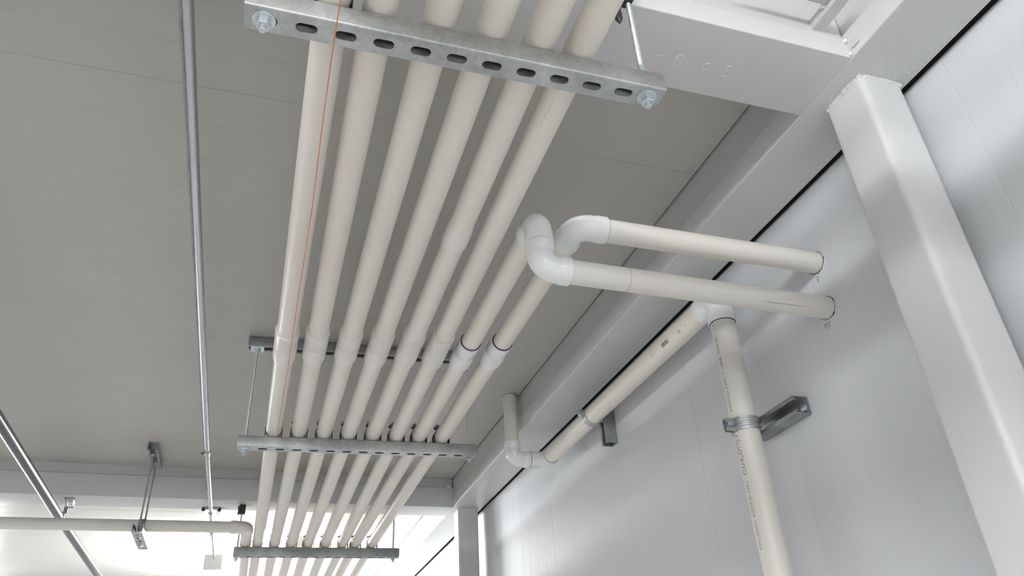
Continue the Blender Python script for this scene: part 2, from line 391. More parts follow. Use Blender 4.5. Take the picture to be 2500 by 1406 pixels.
# flat tie bar resting on the near cross beam
t = thing('tie_bar', 'short flat white steel bar resting on the near cross beam, beside the corner', 'bracket')
bm = bmesh.new(); box(bm, (0.884, 0.655, 1.1125), (0.909, 0.752, 1.1155), 0.0008, 1); obj('flat_bar', bm, 'web', t)
bm = bmesh.new(); box(bm, (0.8835, 0.655, 1.1155), (0.8865, 0.752, 1.135), 0.0006, 1); obj('upstand', bm, 'web', t)
bm = bmesh.new(); box(bm, (0.70, 0.664, 1.120), (0.8835, 0.668, 1.132), 0.0006, 1); obj('cross_plate', bm, 'beam', t)
bm = bmesh.new(); lathe(bm, (0.880, 0.690, 1.124), (-1, 0, 0), [(-.003, 0.004), (0.003, 0.004), (0.004, 0.003)], 12); obj('rivet', bm, 'beam', t, True)
# corner gusset, its notch only a grey plate
t = thing('corner_gusset', 'small white welded gusset with a grey plate for its shaded square notch in the corner of the near beams', 'gusset')
bm = bmesh.new()
box(bm, (0.9470, 0.700, 1.066), (0.9497, 0.720, 1.084), 0.001, 1)  # thin grey box puts the shade of the notch into its colour
obj('notch_shade', bm, 'web', t, True)
bm = bmesh.new(); bmesh.ops.create_uvsphere(bm, u_segments=12, v_segments=8, radius=0.004, matrix=Matrix.Translation((0.9465, 0.7255, 1.058))); obj('weld_blob', bm, 'caulk', t, True)
bm = bmesh.new(); bmesh.ops.create_uvsphere(bm, u_segments=12, v_segments=8, radius=0.0045, matrix=Matrix.Translation((0.9465, 0.7255, 1.092))); obj('weld_blob', bm, 'caulk', t, True)
# two caulk blobs in the far corner
for i, (p, lab) in enumerate((((0.930, 3.763, 1.158), 'larger bright white caulk blob on the far beam face near the corner'), ((0.947, 3.50, 1.090), 'smaller bright white caulk blob on the wall beam face near the far corner'))):
    bm = bmesh.new(); bmesh.ops.create_uvsphere(bm, u_segments=16, v_segments=10, radius=0.010 if i == 0 else 0.008, matrix=Matrix.Translation(p) @ Matrix.Diagonal((1.3, 0.5, 0.8, 1) if i == 0 else (0.5, 1.0, 1.1, 1)))
    tag(obj('caulk_blob', bm, 'caulk', None, True), lab, 'caulk blob')

# ------------------------------------------------------------------ trapeze supports
SH = 0.034; RP = 0.02413; ZP = 0.823 + SH + RP + 0.0008
def trapeze(label, a, b, ztop, clampsides=(False, False), insets=(0.03, 0.03), D=None, mat='galv'):
    D = D or SH; zb = 0.823 + SH - D; a = V(a[0], a[1], zb); b = V(b[0], b[1], zb); u = (b - a).normalized(); v = V(-u.y, u.x, 0); L = (b - a).length
    t = thing('trapeze_hanger', label, 'pipe support', 'strut trapezes under the pipe run')
    n = int((L - 0.02) / 0.0508); s0 = insets[0]
    sl = [s0 + 0.0508 * k for k in range(0, n + 1) if s0 + 0.0508 * k < L - 0.016]
    obj('strut_channel', strut_bm(L, 0.0413, D, basis(a, u, v, V(0, 0, 1)), sl), mat, t, True)
    for k, uu in enumerate((insets[0] - 0.003, L - insets[1])):
        p = a + u * uu
        threaded(t, (p.x, p.y, zb - 0.012), (p.x, p.y, ztop[k]))
        hexbolt(t, p, (0, 0, -1), af=0.0175, h=0.011, washer=0.0150, stick=0.008)
    return t, a, u, v, L
def pipe_x(i, y):
    P = RUN[i]
    for (y0, x0), (y1, x1) in zip(P, P[1:]):
        if y0 <= y <= y1: return x0 + (x1 - x0) * (y - y0) / (y1 - y0)
    return P[-1][1]
RUN = [
    [(-1.6, 0.016), (0.72, 0.022), (2.39, 0.027), (3.85, 0.030), (8.9, 0.028)],
    [(-1.6, 0.10), (0.72, 0.085), (2.39, 0.103), (3.85, 0.105), (8.9, 0.118)],
    [(-1.6, 0.168), (0.72, 0.168), (2.39, 0.179), (3.85, 0.181), (8.9, 0.22)],
    [(-1.6, 0.255), (0.72, 0.244), (2.39, 0.255), (3.85, 0.257), (8.9, 0.31)],
    [(-1.6, 0.335), (0.72, 0.317), (2.39, 0.332), (3.85, 0.337), (8.9, 0.42)],
    [(-1.6, 0.40), (0.72, 0.381), (2.39, 0.407), (3.85, 0.418), (8.9, 0.475)],
    [(1.127, 0.463), (2.39, 0.480), (3.85, 0.478), (8.9, 0.55)],
    [(1.127, 0.545), (2.39, 0.554), (3.85, 0.557), (8.9, 0.63)],
    [(3.575, -0.026), (3.85, -0.026), (8.9, -0.026)],
]
tr1 = trapeze('nearest galvanised strut trapeze with oblong slots, crossing under the pipes at the top', (-0.0861, 0.7195), (0.5115, 0.7165), (1.30, 1.052), insets=(0.0275, 0.0235))
tr2 = trapeze('galvanised strut trapeze hung on two rods across the middle of the pipe run', (-0.0746, 2.3755), (0.668, 2.337), (1.165, 1.165), insets=(0.0240, 0.022))
tr3 = trapeze('farthest dark strut trapeze, backlit under the pipes beyond the last cross beam', (-0.073, 3.846), (0.690, 3.822), (1.052, 1.052), insets=(0.0165, 0.028), D=0.0413, mat='galvd')  # darker steel puts the backlit shade into the colour
# ceiling strut that carries the middle trapeze
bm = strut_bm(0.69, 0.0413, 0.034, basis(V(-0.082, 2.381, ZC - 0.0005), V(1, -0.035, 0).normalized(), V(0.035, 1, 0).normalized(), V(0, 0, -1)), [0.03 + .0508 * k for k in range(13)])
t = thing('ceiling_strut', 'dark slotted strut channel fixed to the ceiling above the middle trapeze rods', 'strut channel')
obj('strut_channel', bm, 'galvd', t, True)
for x in (-0.053, 0.645):
    y = 2.378 - 0.035 * (x + .08)
    bm = bmesh.new(); box(bm, (x - 0.021, y - 0.02, ZC - 0.0385), (x + 0.021, y + 0.02, ZC - 0.035), 0.0006, 1); obj('square_washer', bm, 'zinc', t)
    bm = bmesh.new(); lathe(bm, (x, y, ZC - 0.0385), (0, 0, -1), [(0, 0.0095), (0.008, 0.0095), (0.009, 0.008)], 6); obj('hex_nut', bm, 'zinc', t)

# pipe clamps on the trapezes
def clamp_band(bm, c, w, r0=RP + 0.0006, th=0.0016, foot=0.823 + SH - 0.012, a0=-8, a1=188):
    """inverted-U strap: arc over the pipe, legs down into the strut"""
    prof_o = []; prof_i = []
    n = 26
    for k in range(n + 1):
        a = math.radians(a0 + (a1 - a0) * k / n); prof_o.append((math.cos(a) * (r0 + th), math.sin(a) * (r0 + th))); prof_i.append((math.cos(a) * r0, math.sin(a) * r0))
    zf = foot - c[2]
    prof_o = [(prof_o[0][0], zf)] + prof_o + [(prof_o[-1][0], zf)]; prof_i = [(prof_i[0][0], zf)] + prof_i + [(prof_i[-1][0], zf)]
    ring = []
    for (ox, oz), (ix, iz) in zip(prof_o, prof_i):
        ring.append([bm.verts.new((c[0] + X, c[1] + s * w / 2, c[2] + Z)) for X, Z, s in ((ox, oz, -1), (ox, oz, 1), (ix, iz, 1), (ix, iz, -1))])
    for A, B in zip(ring, ring[1:]):
        for k in range(4): bm.faces.new((A[k], A[(k + 1) % 4], B[(k + 1) % 4], B[k]))
    bm.faces.new(ring[0]); bm.faces.new(ring[-1][::-1])
names = ['first', 'second', 'third', 'fourth', 'fifth', 'sixth', 'seventh', 'eighth']
where = ['nearest slotted trapeze', 'middle trapeze', 'farthest backlit trapeze']
for ti, (t_, a, u, v, L) in enumerate((tr1, tr2, tr3)):
    for i in range(9):
        if ti == 0 and i > 0: continue
        if ti == 1 and i > 7: continue
        y = a.y + u.y * (pipe_x(i, a.y) - a.x); x = pipe_x(i, y)
        if i == 8: lab = 'steel strap clamp on the pipe that joins at the left of the farthest trapeze'
        else: lab = 'steel strap clamp round the %s pipe from the left on the %s' % (names[i], where[ti])
        t = thing('pipe_clamp', lab, 'pipe clamp', 'strap clamps holding the pipes on the trapezes')
        c = V(x, y, ZP)
        bm = bmesh.new(); clamp_band(bm, c, 0.031); obj('strap', bm, 'dark', t, True)
        an = math.radians(112); d = V(math.cos(an), 0, math.sin(an)); q = V(-math.sin(an), 0, math.cos(an))
        bm = bmesh.new()
        for s in (-1, 1):
            M4 = basis(c + d * (RP + 0.0012) + q * s * 0.0035 - q * 0.0008 - V(0, .0125, 0), d, V(0, 1, 0), q)
            b0 = bmesh.new(); box(b0, (0, 0, 0), (0.019, 0.025, 0.0016), 0.0005, 1); bmesh.ops.transform(b0, matrix=M4, verts=b0.verts[:])
            me = bpy.data.meshes.new('tmp'); b0.to_mesh(me); b0.free(); bm.from_mesh(me); bpy.data.meshes.remove(me)
        obj('ear', bm, 'dark', t)
        bm = bmesh.new(); lathe(bm, c + d * (RP + 0.011) - q * 0.012, q, [(0, 0.0055), (0.005, 0.0055), (0.0052, 0.003), (0.019, 0.003), (0.0192, 0.005), (0.024, 0.005)], 12); obj('clamp_bolt', bm, 'dark', t, True)

# black beam clamps that carry the rods
def beam_clamp(label, x, y, zb, s=1.0, sc=1.0):
    t = thing('beam_clamp', label, 'beam clamp', 'black beam clamps')
    low = 0.0 if sc == 1.0 else 0.022
    bm = bmesh.new(); box(bm, (x - 0.013 * sc, y - 0.022 * sc, zb - 0.020 * sc - low), (x + 0.013 * sc, y - 0.002, zb + (0.034 if not low else -0.0005)), 0.003, 2)
    box(bm, (x - 0.012 * sc, y - 0.02 * sc, zb - 0.019 * sc), (x + 0.012 * sc, y + (0.003 if not low else 0.018 * sc), zb - 0.0045), 0.003, 2); obj('clamp_body', bm, 'black', t, True)
    bm = bmesh.new(); lathe(bm, (x - 0.0145 * sc, y - 0.006, zb - 0.004), (0, 0, -1), [(0, 0.008 * sc), (0.030 * sc, 0.0065 * sc), (0.044 * sc, 0.0045 * sc), (0.0442 * sc, 0.0062 * sc), (0.056 * sc, 0.0062 * sc), (0.066 * sc, 0.0015)], 14)
    if low: bmesh.ops.scale(bm, vec=(.6, .6, .6), verts=bm.verts[:], space=Matrix.Translation(-V(x - 0.0145 * sc, y - 0.006, zb - 0.004)))
    obj('set_screw', bm, 'black', t, True)
    return t
beam_clamp('black clamp gripping the near cross beam above the nearest trapeze rod', 0.481, 0.724, ZB, sc=1.0)
beam_clamp('black clamp hanging the left rod of the farthest trapeze from the far beam', -0.058, 3.842, ZB - 0.002, sc=1.1)
beam_clamp('black clamp hanging the right rod of the farthest trapeze from the far beam', 0.662, 3.830, ZB - 0.002, sc=0.7)

# ------------------------------------------------------------------ the run of white pipes
plab = ['leftmost long cream PVC pipe of the main run, orange twine below it',
        'second cream PVC pipe from the left in the main run',
        'third cream PVC pipe from the left in the main run',
        'fourth cream PVC pipe from the left in the main run',
        'fifth cream PVC pipe from the left, with a dirty bell joint in its upper part',
        'sixth cream PVC pipe from the left, rightmost to reach the nearest trapeze']
GP = 'long PVC pipes of the main run'
coup = [(1.685, 1.83), (1.672, 1.815), (1.665, 1.80), (1.655, 1.80), (1.645, 1.785), (1.63, 1.78)]
def run_pts(i, y0=None, y1=None):
    ys = [y for y, x in RUN[i]]
    y0 = ys[0] if y0 is None else y0; y1 = ys[-1] if y1 is None else y1
    yy = sorted({y0, y1} | {y for y in ys if y0 < y < y1}); out = []
    for y in yy:
        if y not in (y0, y1):
            out += [(pipe_x(i, y - .1), y - .1, ZP), (pipe_x(i, y - .03) , y - .03, ZP), (pipe_x(i, y + .03), y + .03, ZP), (pipe_x(i, y + .1), y + .1, ZP)]
        else: out.append((pipe_x(i, y), y, ZP))
    return [p for k, p in enumerate(out) if k == 0 or p[1] > out[k - 1][1] + 1e-4]
for i in range(6):
    t = thing('pvc_pipe', plab[i], 'pipe', GP)
    ca, cb = coup[i]
    pipe(t, run_pts(i, None, ca + 0.01), RP, 'py'); pipe(t, run_pts(i, cb - 0.01, None), RP, 'py')
    coupling(t, (pipe_x(i, ca), ca, ZP), (pipe_x(i, cb), cb, ZP), RP)
    if i == 4:
        o = coupling(t, (pipe_x(i, 1.235), 1.235, ZP), (pipe_x(i, 1.15), 1.15, ZP), RP - 0.0018, taper=True); o.name = 'bell_joint'
YB = 1.127; ZL = 0.771
# seventh: turns down, then to the wall
t = thing('pvc_pipe', 'PVC pipe that drops through two white elbows and enters the wall as the lower branch', 'pipe', GP)
pipe(t, run_pts(6, 1.17, 1.67), RP, 'py'); pipe(t, run_pts(6, 1.76, None), RP, 'py')
coupling(t, (pipe_x(6, 1.655), 1.655, ZP), (pipe_x(6, 1.775), 1.775, ZP), RP, 'clean', ring=True)
elbow(t, (0.463, YB, ZP), (0, -1, 0), (0, 0, -1), RP, 'clean', reach=0.0552, hub=0.022, lab='clean white elbow turning down')
elbow(t, (0.463, YB, ZL), (0, 0, -1), (1, 0, 0), RP, 'clean', reach=0.0552, hub=0.022, ring=(1, 0), lab='clean white elbow turning to the wall')
pipe(t, [(0.505, YB, ZL), (XW + 0.03, 1.138, ZL)], RP, 'px', 'branch_pipe')
bm = bmesh.new(); lathe(bm, (0.640, YB + .0024, ZL), (1, 0, 0), [(-0.0004, RP), (0, RP + 0.0004), (0.0006, RP)], 36); obj('cut_line', bm, 'inkfaint', t, True)
# eighth: turns level to the wall
t = thing('pvc_pipe', 'rightmost PVC pipe of the run, turning through a glossy elbow into the upper branch', 'pipe', GP)
pipe(t, run_pts(7, 1.17, 1.65), RP, 'py'); pipe(t, run_pts(7, 1.73, None), RP, 'py')
coupling(t, (pipe_x(7, 1.638), 1.638, ZP), (pipe_x(7, 1.75), 1.75, ZP), RP, 'clean', ring=True)
elbow(t, (0.545, YB, ZP), (0, -1, 0), (1, 0, 0), RP, 'clean', reach=0.062, hub=0.024, ring=(0, 1), lab='glossy clean white elbow')
pipe(t, [(0.59, YB, ZP), (XW + 0.03, 1.131, ZP)], RP, 'px', 'branch_pipe')
# holes and sealant where they enter the wall
for zz, yy, lab in ((ZP, 1.131, 'ragged sealant ring where the upper branch pipe enters the wall'), (ZL, 1.138, 'ragged sealant ring where the lower branch pipe enters the wall')):
    t = thing('pipe_sleeve', lab, 'sealant ring', 'rings round the pipe holes in the wall')
    bm = bmesh.new(); n = 40; rnd = random.Random(int(zz * 1000)); A = []; B = []
    for k in range(n):
        a = 2 * PI * k / n; r1 = RP + 0.0016 + rnd.uniform(-.0012, .0012)
        A.append(bm.verts.new((XW - 0.0008, yy + math.cos(a) * (RP + 0.0003), zz + math.sin(a) * (RP + 0.0003)))); B.append(bm.verts.new((XW - 0.0003, yy + math.cos(a) * r1, zz + math.sin(a) * r1)))
    for k in range(n): bm.faces.new((A[k], A[(k + 1) % n], B[(k + 1) % n], B[k]))
    obj('dark_gap', bm, 'gap_shade', t)
    bm = bmesh.new(); pts = []
    for k in range(22):
        a = math.radians(-150 + k * 7); pts.append((XW - 0.001, yy + math.cos(a) * (RP + 0.0055 + rnd.uniform(-.001, .001)), zz + math.sin(a) * (RP + 0.0055)))
    sweep(bm, pts, [0.0014 + rnd.uniform(-.0004, .0008) for _ in pts], 6); obj('caulk_bead', bm, 'caulk', t, True)
    bm = bmesh.new()
    for k in range(5 if zz < 0.8 else 2):
        y0 = yy + 0.004 + k * 0.004; sweep(bm, [(XW - 0.0002, y0, zz - RP - 0.004), (XW - 0.0002, y0 + 0.003, zz - RP - 0.012 - rnd.uniform(0, .010))], 0.0006, 5)
    obj('scuff_mark', bm, 'inkfaint', t)

# crossing pipe at far left, joining the run
t = thing('pvc_pipe', 'level cream PVC pipe crossing the far left and turning in beside the run', 'pipe', GP)
pipe(t, [(-4.15, 3.70, ZP), (-0.97, 3.588, ZP), (-0.07, 3.572, ZP)], RP, 'px', 'cross_pipe')
elbow(t, (-0.026, 3.571, ZP), (1, 0, 0), (0, 1, 0), RP, 'fit', reach=0.068, hub=0.026)
pipe(t, [(-0.026, 3.62, ZP), (-0.026, 8.9, ZP)], RP, 'py')
# its hanger: ceiling strut, two rods, short strut, clamp
t = thing('pipe_hanger', 'hanger of two thin rods with short struts holding the far left crossing pipe', 'pipe hanger')
HX = -0.447
obj('ceiling_bracket', strut_bm(0.27, 0.0413, 0.034, basis(V(HX, 3.44, ZC - 0.0005), V(0, 1, 0), V(1, 0, 0), V(0, 0, -1)), [0.03, 0.08, 0.13, 0.18, .23]), 'galvd', t, True)
for yy in (3.50, 3.645):
    threaded(t, (HX, yy, 0.812), (HX, yy, 1.165), 0.0042, 'galvd')
    bm = bmesh.new(); lathe(bm, (HX, yy, 1.166), (0, 0, -1), [(0, 0.009), (0.008, 0.009)], 6); obj('hex_nut', bm, 'zinc', t)
    bm = bmesh.new(); lathe(bm, (HX, yy, 0.8225), (0, 0, -1), [(0, 0.009), (0.008, 0.009)], 6); obj('hex_nut', bm, 'zinc', t)
obj('lower_strut', strut_bm(0.30, 0.0413, SH, basis(V(HX, 3.455, 0.823), V(0, 1, 0), V(-1, 0, 0), V(0, 0, 1)), [0.045, 0.0958, 0.1466, .1974, .2482]), 'galv', t, True)
bm = bmesh.new()
for k in range(20):
    pass
pts = []
for k in range(25):
    a = math.radians(-20 + 220 * k / 24); pts.append((math.cos(a), math.sin(a)))
A = []
for c_, s_ in pts:
    A.append([bm.verts.new((HX - 0.0 + sx * 0.014, 3.5795 + c_ * rr, ZP + s_ * rr)) for sx, rr in ((-1, RP + .0006), (1, RP + .0006), (1, RP + .0026), (-1, RP + .0026))])
for a_, b_ in zip(A, A[1:]):
    for k in range(4): bm.faces.new((a_[k], a_[(k + 1) % 4], b_[(k + 1) % 4], b_[k]))
obj('strap', bm, 'galvd', t, True)

# ------------------------------------------------------------------ drain line on the wall
RD = 0.03015; ZD = 0.941; XD = 1.047; XS = 0.915; YS = 2.68; YD = 1.408
t = thing('drain_pipe', 'thicker PVC drain coming from the ceiling, along the wall and down past the clamp', 'pipe')
pipe(t, [(XS, YS, ZC + 0.02), (XS, YS, ZD + 0.04)], RD - 0.003, 'pz', 'ceiling_stub')
elbow(t, (XS, YS, ZD), (0, 0, -1), (1, 0, 0), RD - 0.003, 'clean', reach=0.0655, hub=0.024, bend=0.036, lab='clean white elbow below the ceiling stub')
elbow(t, (XD, YS, ZD), (1, 0, 0), (0, -1, 0), RD - 0.001, 'clean', reach=0.0655, hub=0.024, bend=0.036, ring=(1, 1))
pipe(t, [(XD, YS - 0.05, ZD), (XD, YD + 0.05, ZD)], RD, 'py', 'wall_pipe', 40)
elbow(t, (XD, YD, ZD), (0, -1, 0), (0, 0, -1), RD, 'clean', reach=0.073, hub=0.030, bend=0.038, ring=(0, 1), lab='glossy clean white elbow at the top of the riser')
riser = pipe(t, [(XD, YD, ZD - 0.05), (XD, YD, -H + 0.0)], RD, 'pz', 'riser', 44)

def wrap_text(txt, size, place, mat, parent, name='printed_text', spacing=1.0, length=None):
    cu = bpy.data.curves.new('txt', 'FONT'); cu.body = txt; cu.size = size; cu.resolution_u = 2; cu.space_character = spacing; cu.align_y = 'CENTER'
    o = bpy.data.objects.new('txt', cu); S.collection.objects.link(o)
    dg = bpy.context.evaluated_depsgraph_get(); me = bpy.data.meshes.new_from_object(o.evaluated_get(dg))
    bpy.data.objects.remove(o); bm = bmesh.new(); bm.from_mesh(me); bpy.data.meshes.remove(me)
    w_ = max((v.co.x for v in bm.verts), default=0)
    k_ = length / w_ if length else 1.0
    for v in bm.verts: v.co = place(v.co.x * k_, v.co.y)
    bmesh.ops.recalc_face_normals(bm, faces=bm.faces[:])
    me = bpy.data.meshes.new(name); bm.to_mesh(me); bm.free(); oo = bpy.data.objects.new(name, me); S.collection.objects.link(oo)
    me.materials.append(M[mat]); oo.parent = parent; return w_
def riser_place(z0, ang):
    def f(s, h):
        a = ang - h / RD; return V(XD + (RD + 0.00025) * math.cos(a), YD + (RD + 0.00025) * math.sin(a), z0 + s)
    return f
TA = math.radians(186)
for z, L_, txt, size, mat in ((0.325, 0.145, 'PVC-DWV ASTM D 2665', 0.0115, 'inkfaint'), (0.484, 0.112, 'CHARLOTTE PIPE', 0.0165, 'ink'),
                              (0.632, 0.085, 'ASTM D 1785', 0.0115, 'inkfaint'), (0.727, 0.008, '*', 0.013, 'ink'), (0.745, 0.028, 'USA', 0.012, 'ink'), (0.780, 0.026, 'MADE', 0.011, 'inkfaint'),
                              (0.813, 0.030, 'IN', 0.011, 'ink'), (0.848, 0.026, '12 16', 0.010, 'ink')):
    wrap_text(txt, size, riser_place(z, TA), mat, riser, length=L_ if len(txt) > 2 else None)
# bar code and small print on the wall pipe
wall_pipe = [c for c in t.children if c.name.startswith('wall_pipe')][0]
def wp_place(y0, ang):
    def f(s, h):
        a = ang + h / RD; return V(XD + (RD + 0.00025) * math.cos(a), y0 - s, ZD + (RD + 0.00025) * math.sin(a))
    return f
bm = bmesh.new(); f = wp_place(1.660, math.radians(206)); rnd = random.Random(5); s = 0
while s < 0.036:
    wbar = rnd.choice([0.0008, 0.0012, 0.002]); vs = [[bm.verts.new(f(s + q, -0.0055 + 0.011 * k / 4)) for k in range(5)] for q in (0, wbar)]
    for k in range(4): bm.faces.new((vs[0][k], vs[1][k], vs[1][k + 1], vs[0][k + 1]))
    s += wbar + rnd.choice([0.0008, 0.0014])
obj('bar_code', bm, 'ink', wall_pipe)
wrap_text('40', 0.009, wp_place(1.725, math.radians(205)), 'inkfaint', wall_pipe)
wrap_text('280', 0.011, wp_place(1.575, math.radians(212)), 'inkfaint', wall_pipe)
wrap_text('*', 0.012, wp_place(1.535, math.radians(206)), 'ink', wall_pipe)
# ring shaped hole in the ceiling
bm = bmesh.new(); n = 36
A = [bm.verts.new((XS + math.cos(2 * PI * k / n) * RD * 0.9, YS + math.sin(2 * PI * k / n) * RD * 0.9, ZC - 0.0008)) for k in range(n)]
B = [bm.verts.new((XS + 0.001 + math.cos(2 * PI * k / n) * (RD * 0.9 + 0.0025), YS + 0.001 + math.sin(2 * PI * k / n) * (RD * 0.9 + 0.003), ZC - 0.0004)) for k in range(n)]
for k in range(n): bm.faces.new((A[k], A[(k + 1) % n], B[(k + 1) % n], B[k]))
tag(obj('pipe_hole_ring', bm, 'gap_shade'), 'thin dark gap round the drain stub where it leaves the ceiling', 'hole edge')

# wall struts and two-piece clamps
t = thing('wall_strut', 'short upright strut channel on the wall behind the sloping-looking wall drain', 'strut channel')
obj('strut_channel', strut_bm(0.112, 0.0413, 0.0405, basis(V(XW - 0.0004, 2.215, 0.845), V(0, 0, 1), V(0, -1, 0), V(-1, 0, 0)), [0.05]), 'galvd', t, True)
t = thing('wall_strut', 'short level strut channel on the wall with open end, behind the riser clamp', 'strut channel')
obj('strut_channel', strut_bm(0.17, 0.0413, 0.0405, basis(V(XW - 0.0004, 1.268, 0.600), V(0, 1, 0), V(0, 0, 1), V(-1, 0, 0)), []), 'galvd', t, True)
bm = bmesh.new(); lathe(bm, (XW - 0.0035, 1.285, 0.600), (-1, 0, 0), [(0, 0.010), (0.003, 0.009), (0.005, 0.004)], 14); obj('wall_screw', bm, 'zinc', t, True)

def ring_clamp(label, c, axis, out, side, r, w=0.030, ribs=True):
    """two strap halves round a pipe: anchored in the strut (towards -out), ears on the outside (towards out)"""
    t = thing('ring_clamp', label, 'pipe clamp', 'ribbed strap clamps on the wall drain')
    c = Vector(c); axis = Vector(axis).normalized(); out = Vector(out).normalized(); side = Vector(side).normalized()
    for hs in (1, -1):
        bm = bmesh.new(); rows = []
        cross = [(-w / 2, 0)] + ([(-w * .30, 0), (-w * .24, .0022), (-w * .12, .0022), (-w * .06, 0), (w * .06, 0), (w * .12, .0022), (w * .24, .0022), (w * .30, 0)] if ribs else []) + [(w / 2, 0)]
        pa = []
        for k in range(23):
            a = math.radians(7 + 166 * k / 22); pa.append((out * math.cos(a) + side * hs * math.sin(a), r + 0.0008))
        path = [(c + out * (r + 0.024) + side * hs * 0.0038, side * hs)] + [(c + d * rr, d) for d, rr in pa] + [(c - out * (r + 0.012) + side * hs * 0.0038, side * hs)]
        for p, d in path:
            rows.append([bm.verts.new(p + axis * q + d * hgt) for q, hgt in cross] + [bm.verts.new(p + axis * q + d * (hgt + 0.0018)) for q, hgt in cross[::-1]])
        n = len(rows[0])
        for A, B in zip(rows, rows[1:]):
            for k in range(n): bm.faces.new((A[k], A[(k + 1) % n], B[(k + 1) % n], B[k]))
        bm.faces.new(rows[0]); bm.faces.new(rows[-1][::-1])
        obj('strap_half', bm, 'galv', t, True)
    e = c + out * (r + 0.015)
    bm = bmesh.new(); lathe(bm, e - side * 0.013, side, [(0, 0.0065), (0.006, 0.0065), (0.0062, 0.0032), (0.022, 0.0032), (0.0222, 0.0058), (0.0275, 0.0058)], 12)
    obj('clamp_screw', bm, 'zinc', t, True)
ring_clamp('steel strap clamp holding the wall drain just before its lower left elbow', (XD, 2.215, ZD), (0, 1, 0), V(-0.9, 0, 0.25), V(0.25, 0, 0.9), RD, 0.024, ribs=False)
ring_clamp('ribbed steel strap clamp round the printed riser pipe', (XD, YD, 0.600), (0, 0, 1), V(-1, 0.0, 0), V(0, -1, 0), RD, 0.031)

# ------------------------------------------------------------------ conduits and tubes at left
RC = 0.0117
t = thing('metal_conduit', 'thin galvanised conduit running overhead at left toward the distant lamp', 'conduit')
pipe(t, [(-0.190, 0.058, 1.03), (-0.192, 0.9, 1.03), (-0.197, 2.2, 1.03), (-0.199, 3.042, 1.03)], 0.0092, 'emt', 'conduit_length', 20)
pipe(t, [(-0.199, 3.05, 1.03), (-0.199, 3.86, 1.03), (-0.199, 4.3, 1.03)], 0.0082, 'emt', 'conduit_length', 20)
pipe(t, [(-0.199, 4.30, 1.03), (-0.196, 4.865, 1.03)], 0.0058, 'emt', 'conduit_length', 16)
bm = bmesh.new(); lathe(bm, (-0.199, 3.02, 1.03), (0, 1, 0), [(0, 0.0125), (0.022, 0.0125), (0.024, 0.0115), (0.05, 0.0115)], 20); obj('coupling', bm, 'emt', t, True)
bm = bmesh.new(); lathe(bm, (-0.199, 3.035, 1.03), V(-1, 0, -0.3), [(0.008, 0.003), (0.02, 0.003), (0.0202, 0.0045), (0.023, 0.0045)], 10); obj('set_screw', bm, 'black', t, True)
bm = bmesh.new(); lathe(bm, (-0.199, 4.28, 1.03), (0, 1, 0), [(0, 0.011), (0.045, 0.011)], 20); obj('coupling', bm, 'emt', t, True)
t = thing('cable', 'slender grey wire running just above the galvanised conduit at left', 'cable')
pipe(t, [(-0.215, 0.058, 1.10), (-0.217, 0.95, 1.10), (-0.2225, 2.6, 1.10), (-0.222, 3.76, 1.10)], 0.003, 'galvd', 'wire', 10)
def conduit_clamp(label, y):
    t = thing('conduit_clip', label, 'conduit clip')
    bm = bmesh.new(); box(bm, (-0.232, y - 0.012, ZB - 0.007), (-0.166, y + 0.012, ZB - 0.0006), 0.001, 1); obj('clip_plate', bm, 'galvd', t)
    for x in (-0.235, -0.163):
        bm = bmesh.new(); lathe(bm, (x, y, ZB - 0.001), (0, 0, -1), [(0, 0.008), (0.014, 0.008), (0.016, 0.005)], 10); obj('clip_screw', bm, 'black', t, True)
    bm = bmesh.new(); n = 16; rows = []
    for k in range(n + 1):
        a = PI + PI * k / n; d = V(math.cos(a), 0, math.sin(a))
        rows.append([bm.verts.new(V(-0.199, y + s * 0.009, 1.03) + d * rr) for s, rr in ((-1, .0094), (1, .0094), (1, .0114), (-1, .0114))])
    for A, B in zip(rows, rows[1:]):
        for k in range(4): bm.faces.new((A[k], A[(k + 1) % 4], B[(k + 1) % 4], B[k]))
    bm.faces.new(rows[0]); bm.faces.new(rows[-1][::-1]); obj('clip_strap', bm, 'galvd', t, True)
conduit_clamp('small dark clip holding the thin conduit under the far cross beam', 3.90)

t = thing('metal_tube', 'thick dark polished metal tube slanting across the lower left', 'tube')
pipe(t, [(-0.805, -2.0, 0.98), (-0.812, 2.6, 0.98), (-0.826, 4.0, 0.98), (-0.822, 8.9, 0.98)], 0.0195, 'poly', 'tube_length', 36)
t = thing('tube_hanger', 'grey forked bracket fixing the dark polished tube under the far beam', 'bracket')
bm = bmesh.new(); box(bm, (-0.812, 3.80, ZB - 0.004), (-0.768, 3.86, ZB - 0.0006), 0.001, 1); obj('mounting_plate', bm, 'galvd', t)
bm = bmesh.new()
for x in (-0.806, -0.778):
    vs = [bm.verts.new(p) for p in ((x, 3.805, ZB - .004), (x, 3.855, ZB - .004), (x + (0.0035 if x < -.79 else -.0035), 3.86, ZB - .035), (x + (0.0035 if x < -.79 else -.0035), 3.84, ZB - .035))]
    f1 = bm.faces.new(vs); e = bmesh.ops.extrude_face_region(bm, geom=[f1]); bmesh.ops.translate(bm, vec=(0.003, 0, 0), verts=[g for g in e['geom'] if isinstance(g, bmesh.types.BMVert)])
obj('fork_arm', bm, 'galvd', t)
bm = bmesh.new(); lathe(bm, (-0.812, 3.85, ZB - 0.031), (1, 0, 0), [(0, 0.006), (0.006, 0.006), (0.0062, .003), (0.034, 0.003), (.0342, .006), (.040, .006)], 10); obj('cross_bolt', bm, 'zinc', t, True)
bm = bmesh.new(); rows = []
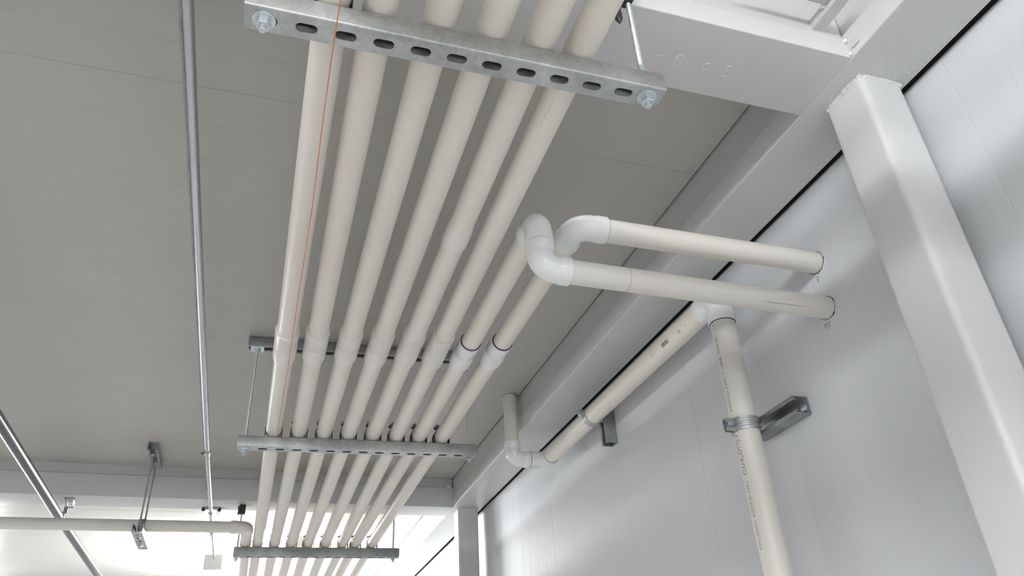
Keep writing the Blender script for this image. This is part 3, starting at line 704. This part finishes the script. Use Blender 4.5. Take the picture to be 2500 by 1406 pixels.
for k in range(33):
    a = 2 * PI * k / 32; d = V(math.cos(a), 0, math.sin(a))
    rows.append([bm.verts.new(V(-0.8245, 3.85 + s * 0.008, 0.98) + d * rr) for s, rr in ((-1, .0198), (1, .0198), (1, .0222), (-1, .0222))])
for A, B in zip(rows, rows[1:]):
    for k in range(4): bm.faces.new((A[k], A[(k + 1) % 4], B[(k + 1) % 4], B[k]))
obj('ring_strap', bm, 'galvd', t, True)
bm = bmesh.new(); box(bm, (-0.812, 3.845, 0.994), (-0.796, 3.857, 1.024), 0.001, 1); obj('drop_link', bm, 'galvd', t)

# orange twine
bm = bmesh.new()
tw = [(0.026, 0.40, 0.78), (0.028, 0.644, 0.800), (0.029, 0.726, 0.812), (0.031, 0.919, 0.835), (0.035, 1.13, 0.845), (0.0365, 1.50, 0.8485), (0.037, 1.64, 0.849), (0.0375, 1.84, 0.8495), (0.038, 2.138, 0.8515), (0.039, 2.33, 0.8545)]
tw = [(x + 0.0006 * math.sin(i * 2.1), y, z_) for i, (x, y, z_) in enumerate(tw)]
sweep(bm, [(0.02, -0.3, 0.70)] + tw, 0.00085, 8)
tag(obj('orange_twine', bm, 'string', None, True), 'thin orange twine stretched below the leftmost pipe', 'string')

# ------------------------------------------------------------------ lamps
labs = ['unseen white strip lamp added across the room behind the camera', 'white strip lamp straight above the camera, in line with the thin conduit', 'unseen white strip lamp added farthest behind the camera, along the room', 'white strip lamp added overhead at the far left of the camera, outside the picture',
        'white strip lamp at the far end of the thin conduit, its square end cap showing', 'white strip lamp added close to the ceiling above the pipes to whiten the far bay', 'white strip lamp added far off to the left to brighten the far bay']
for (x, y, z, lx, ly, pw), lab in zip(LAMPS, labs):
    t = thing('strip_lamp', lab, 'lamp', 'strip lamps')
    xc = x
    ax = V(1, 0, 0) if lx > ly else V(0, 1, 0); L = max(lx, ly); c = V(xc, y, z)
    bm = bmesh.new(); hw = (V(L / 2 - 0.05, 0.022, 0) if lx > ly else V(0.022, L / 2 - 0.05, 0))
    box(bm, (xc - hw.x, y - hw.y, z + 0.030), (xc + hw.x, y + hw.y, z + 0.062), 0.004, 2); obj('lamp_housing', bm, 'white', t)
    for sg in (-1, 1):
        e = c + ax * sg * (L / 2 - 0.025); hh = V(0.025, 0.052, 0) if lx > ly else V(0.052, 0.025, 0)
        bm = bmesh.new(); box(bm, (e.x - hh.x, e.y - hh.y, z - 0.034), (e.x + hh.x, e.y + hh.y, z + 0.046), 0.006, 2); obj('end_cap', bm, 'white', t)
    bm = bmesh.new(); lathe(bm, c - ax * (L / 2 - 0.052), ax, [(0, 0.028), (L - 0.104, 0.028)], 20)
    obj('tube_light', bm, emis('lamp_tube', (0.97, 0.985, 1.0), pw * LAMP_E), t, True)
    for sx in (-0.3, 0.3):
        q = c + ax * L * sx
        bm = bmesh.new(); lathe(bm, (q.x, q.y, z + 0.06), (0, 0, 1), [(0, 0.004), (ZC - z - 0.0605, 0.004)], 8); obj('suspension_rod', bm, 'zinc', t, True)

# ------------------------------------------------------------------ move every thing's origin to its base, on the real floor level
def meshes_of(o):
    out = [o] if o.type == 'MESH' else []
    for c in o.children: out += meshes_of(c)
    return out
for o in ROOTS:
    ms = meshes_of(o); xs = []; ys = []; zs = []
    for q in ms:
        for v_ in q.data.vertices: xs.append(v_.co.x); ys.append(v_.co.y); zs.append(v_.co.z)
    base = V((min(xs) + max(xs)) / 2, (min(ys) + max(ys)) / 2, min(zs))
    for q in ms: q.data.transform(Matrix.Translation(-base)); q.data.update()
    o.location = base + V(0, 0, H)
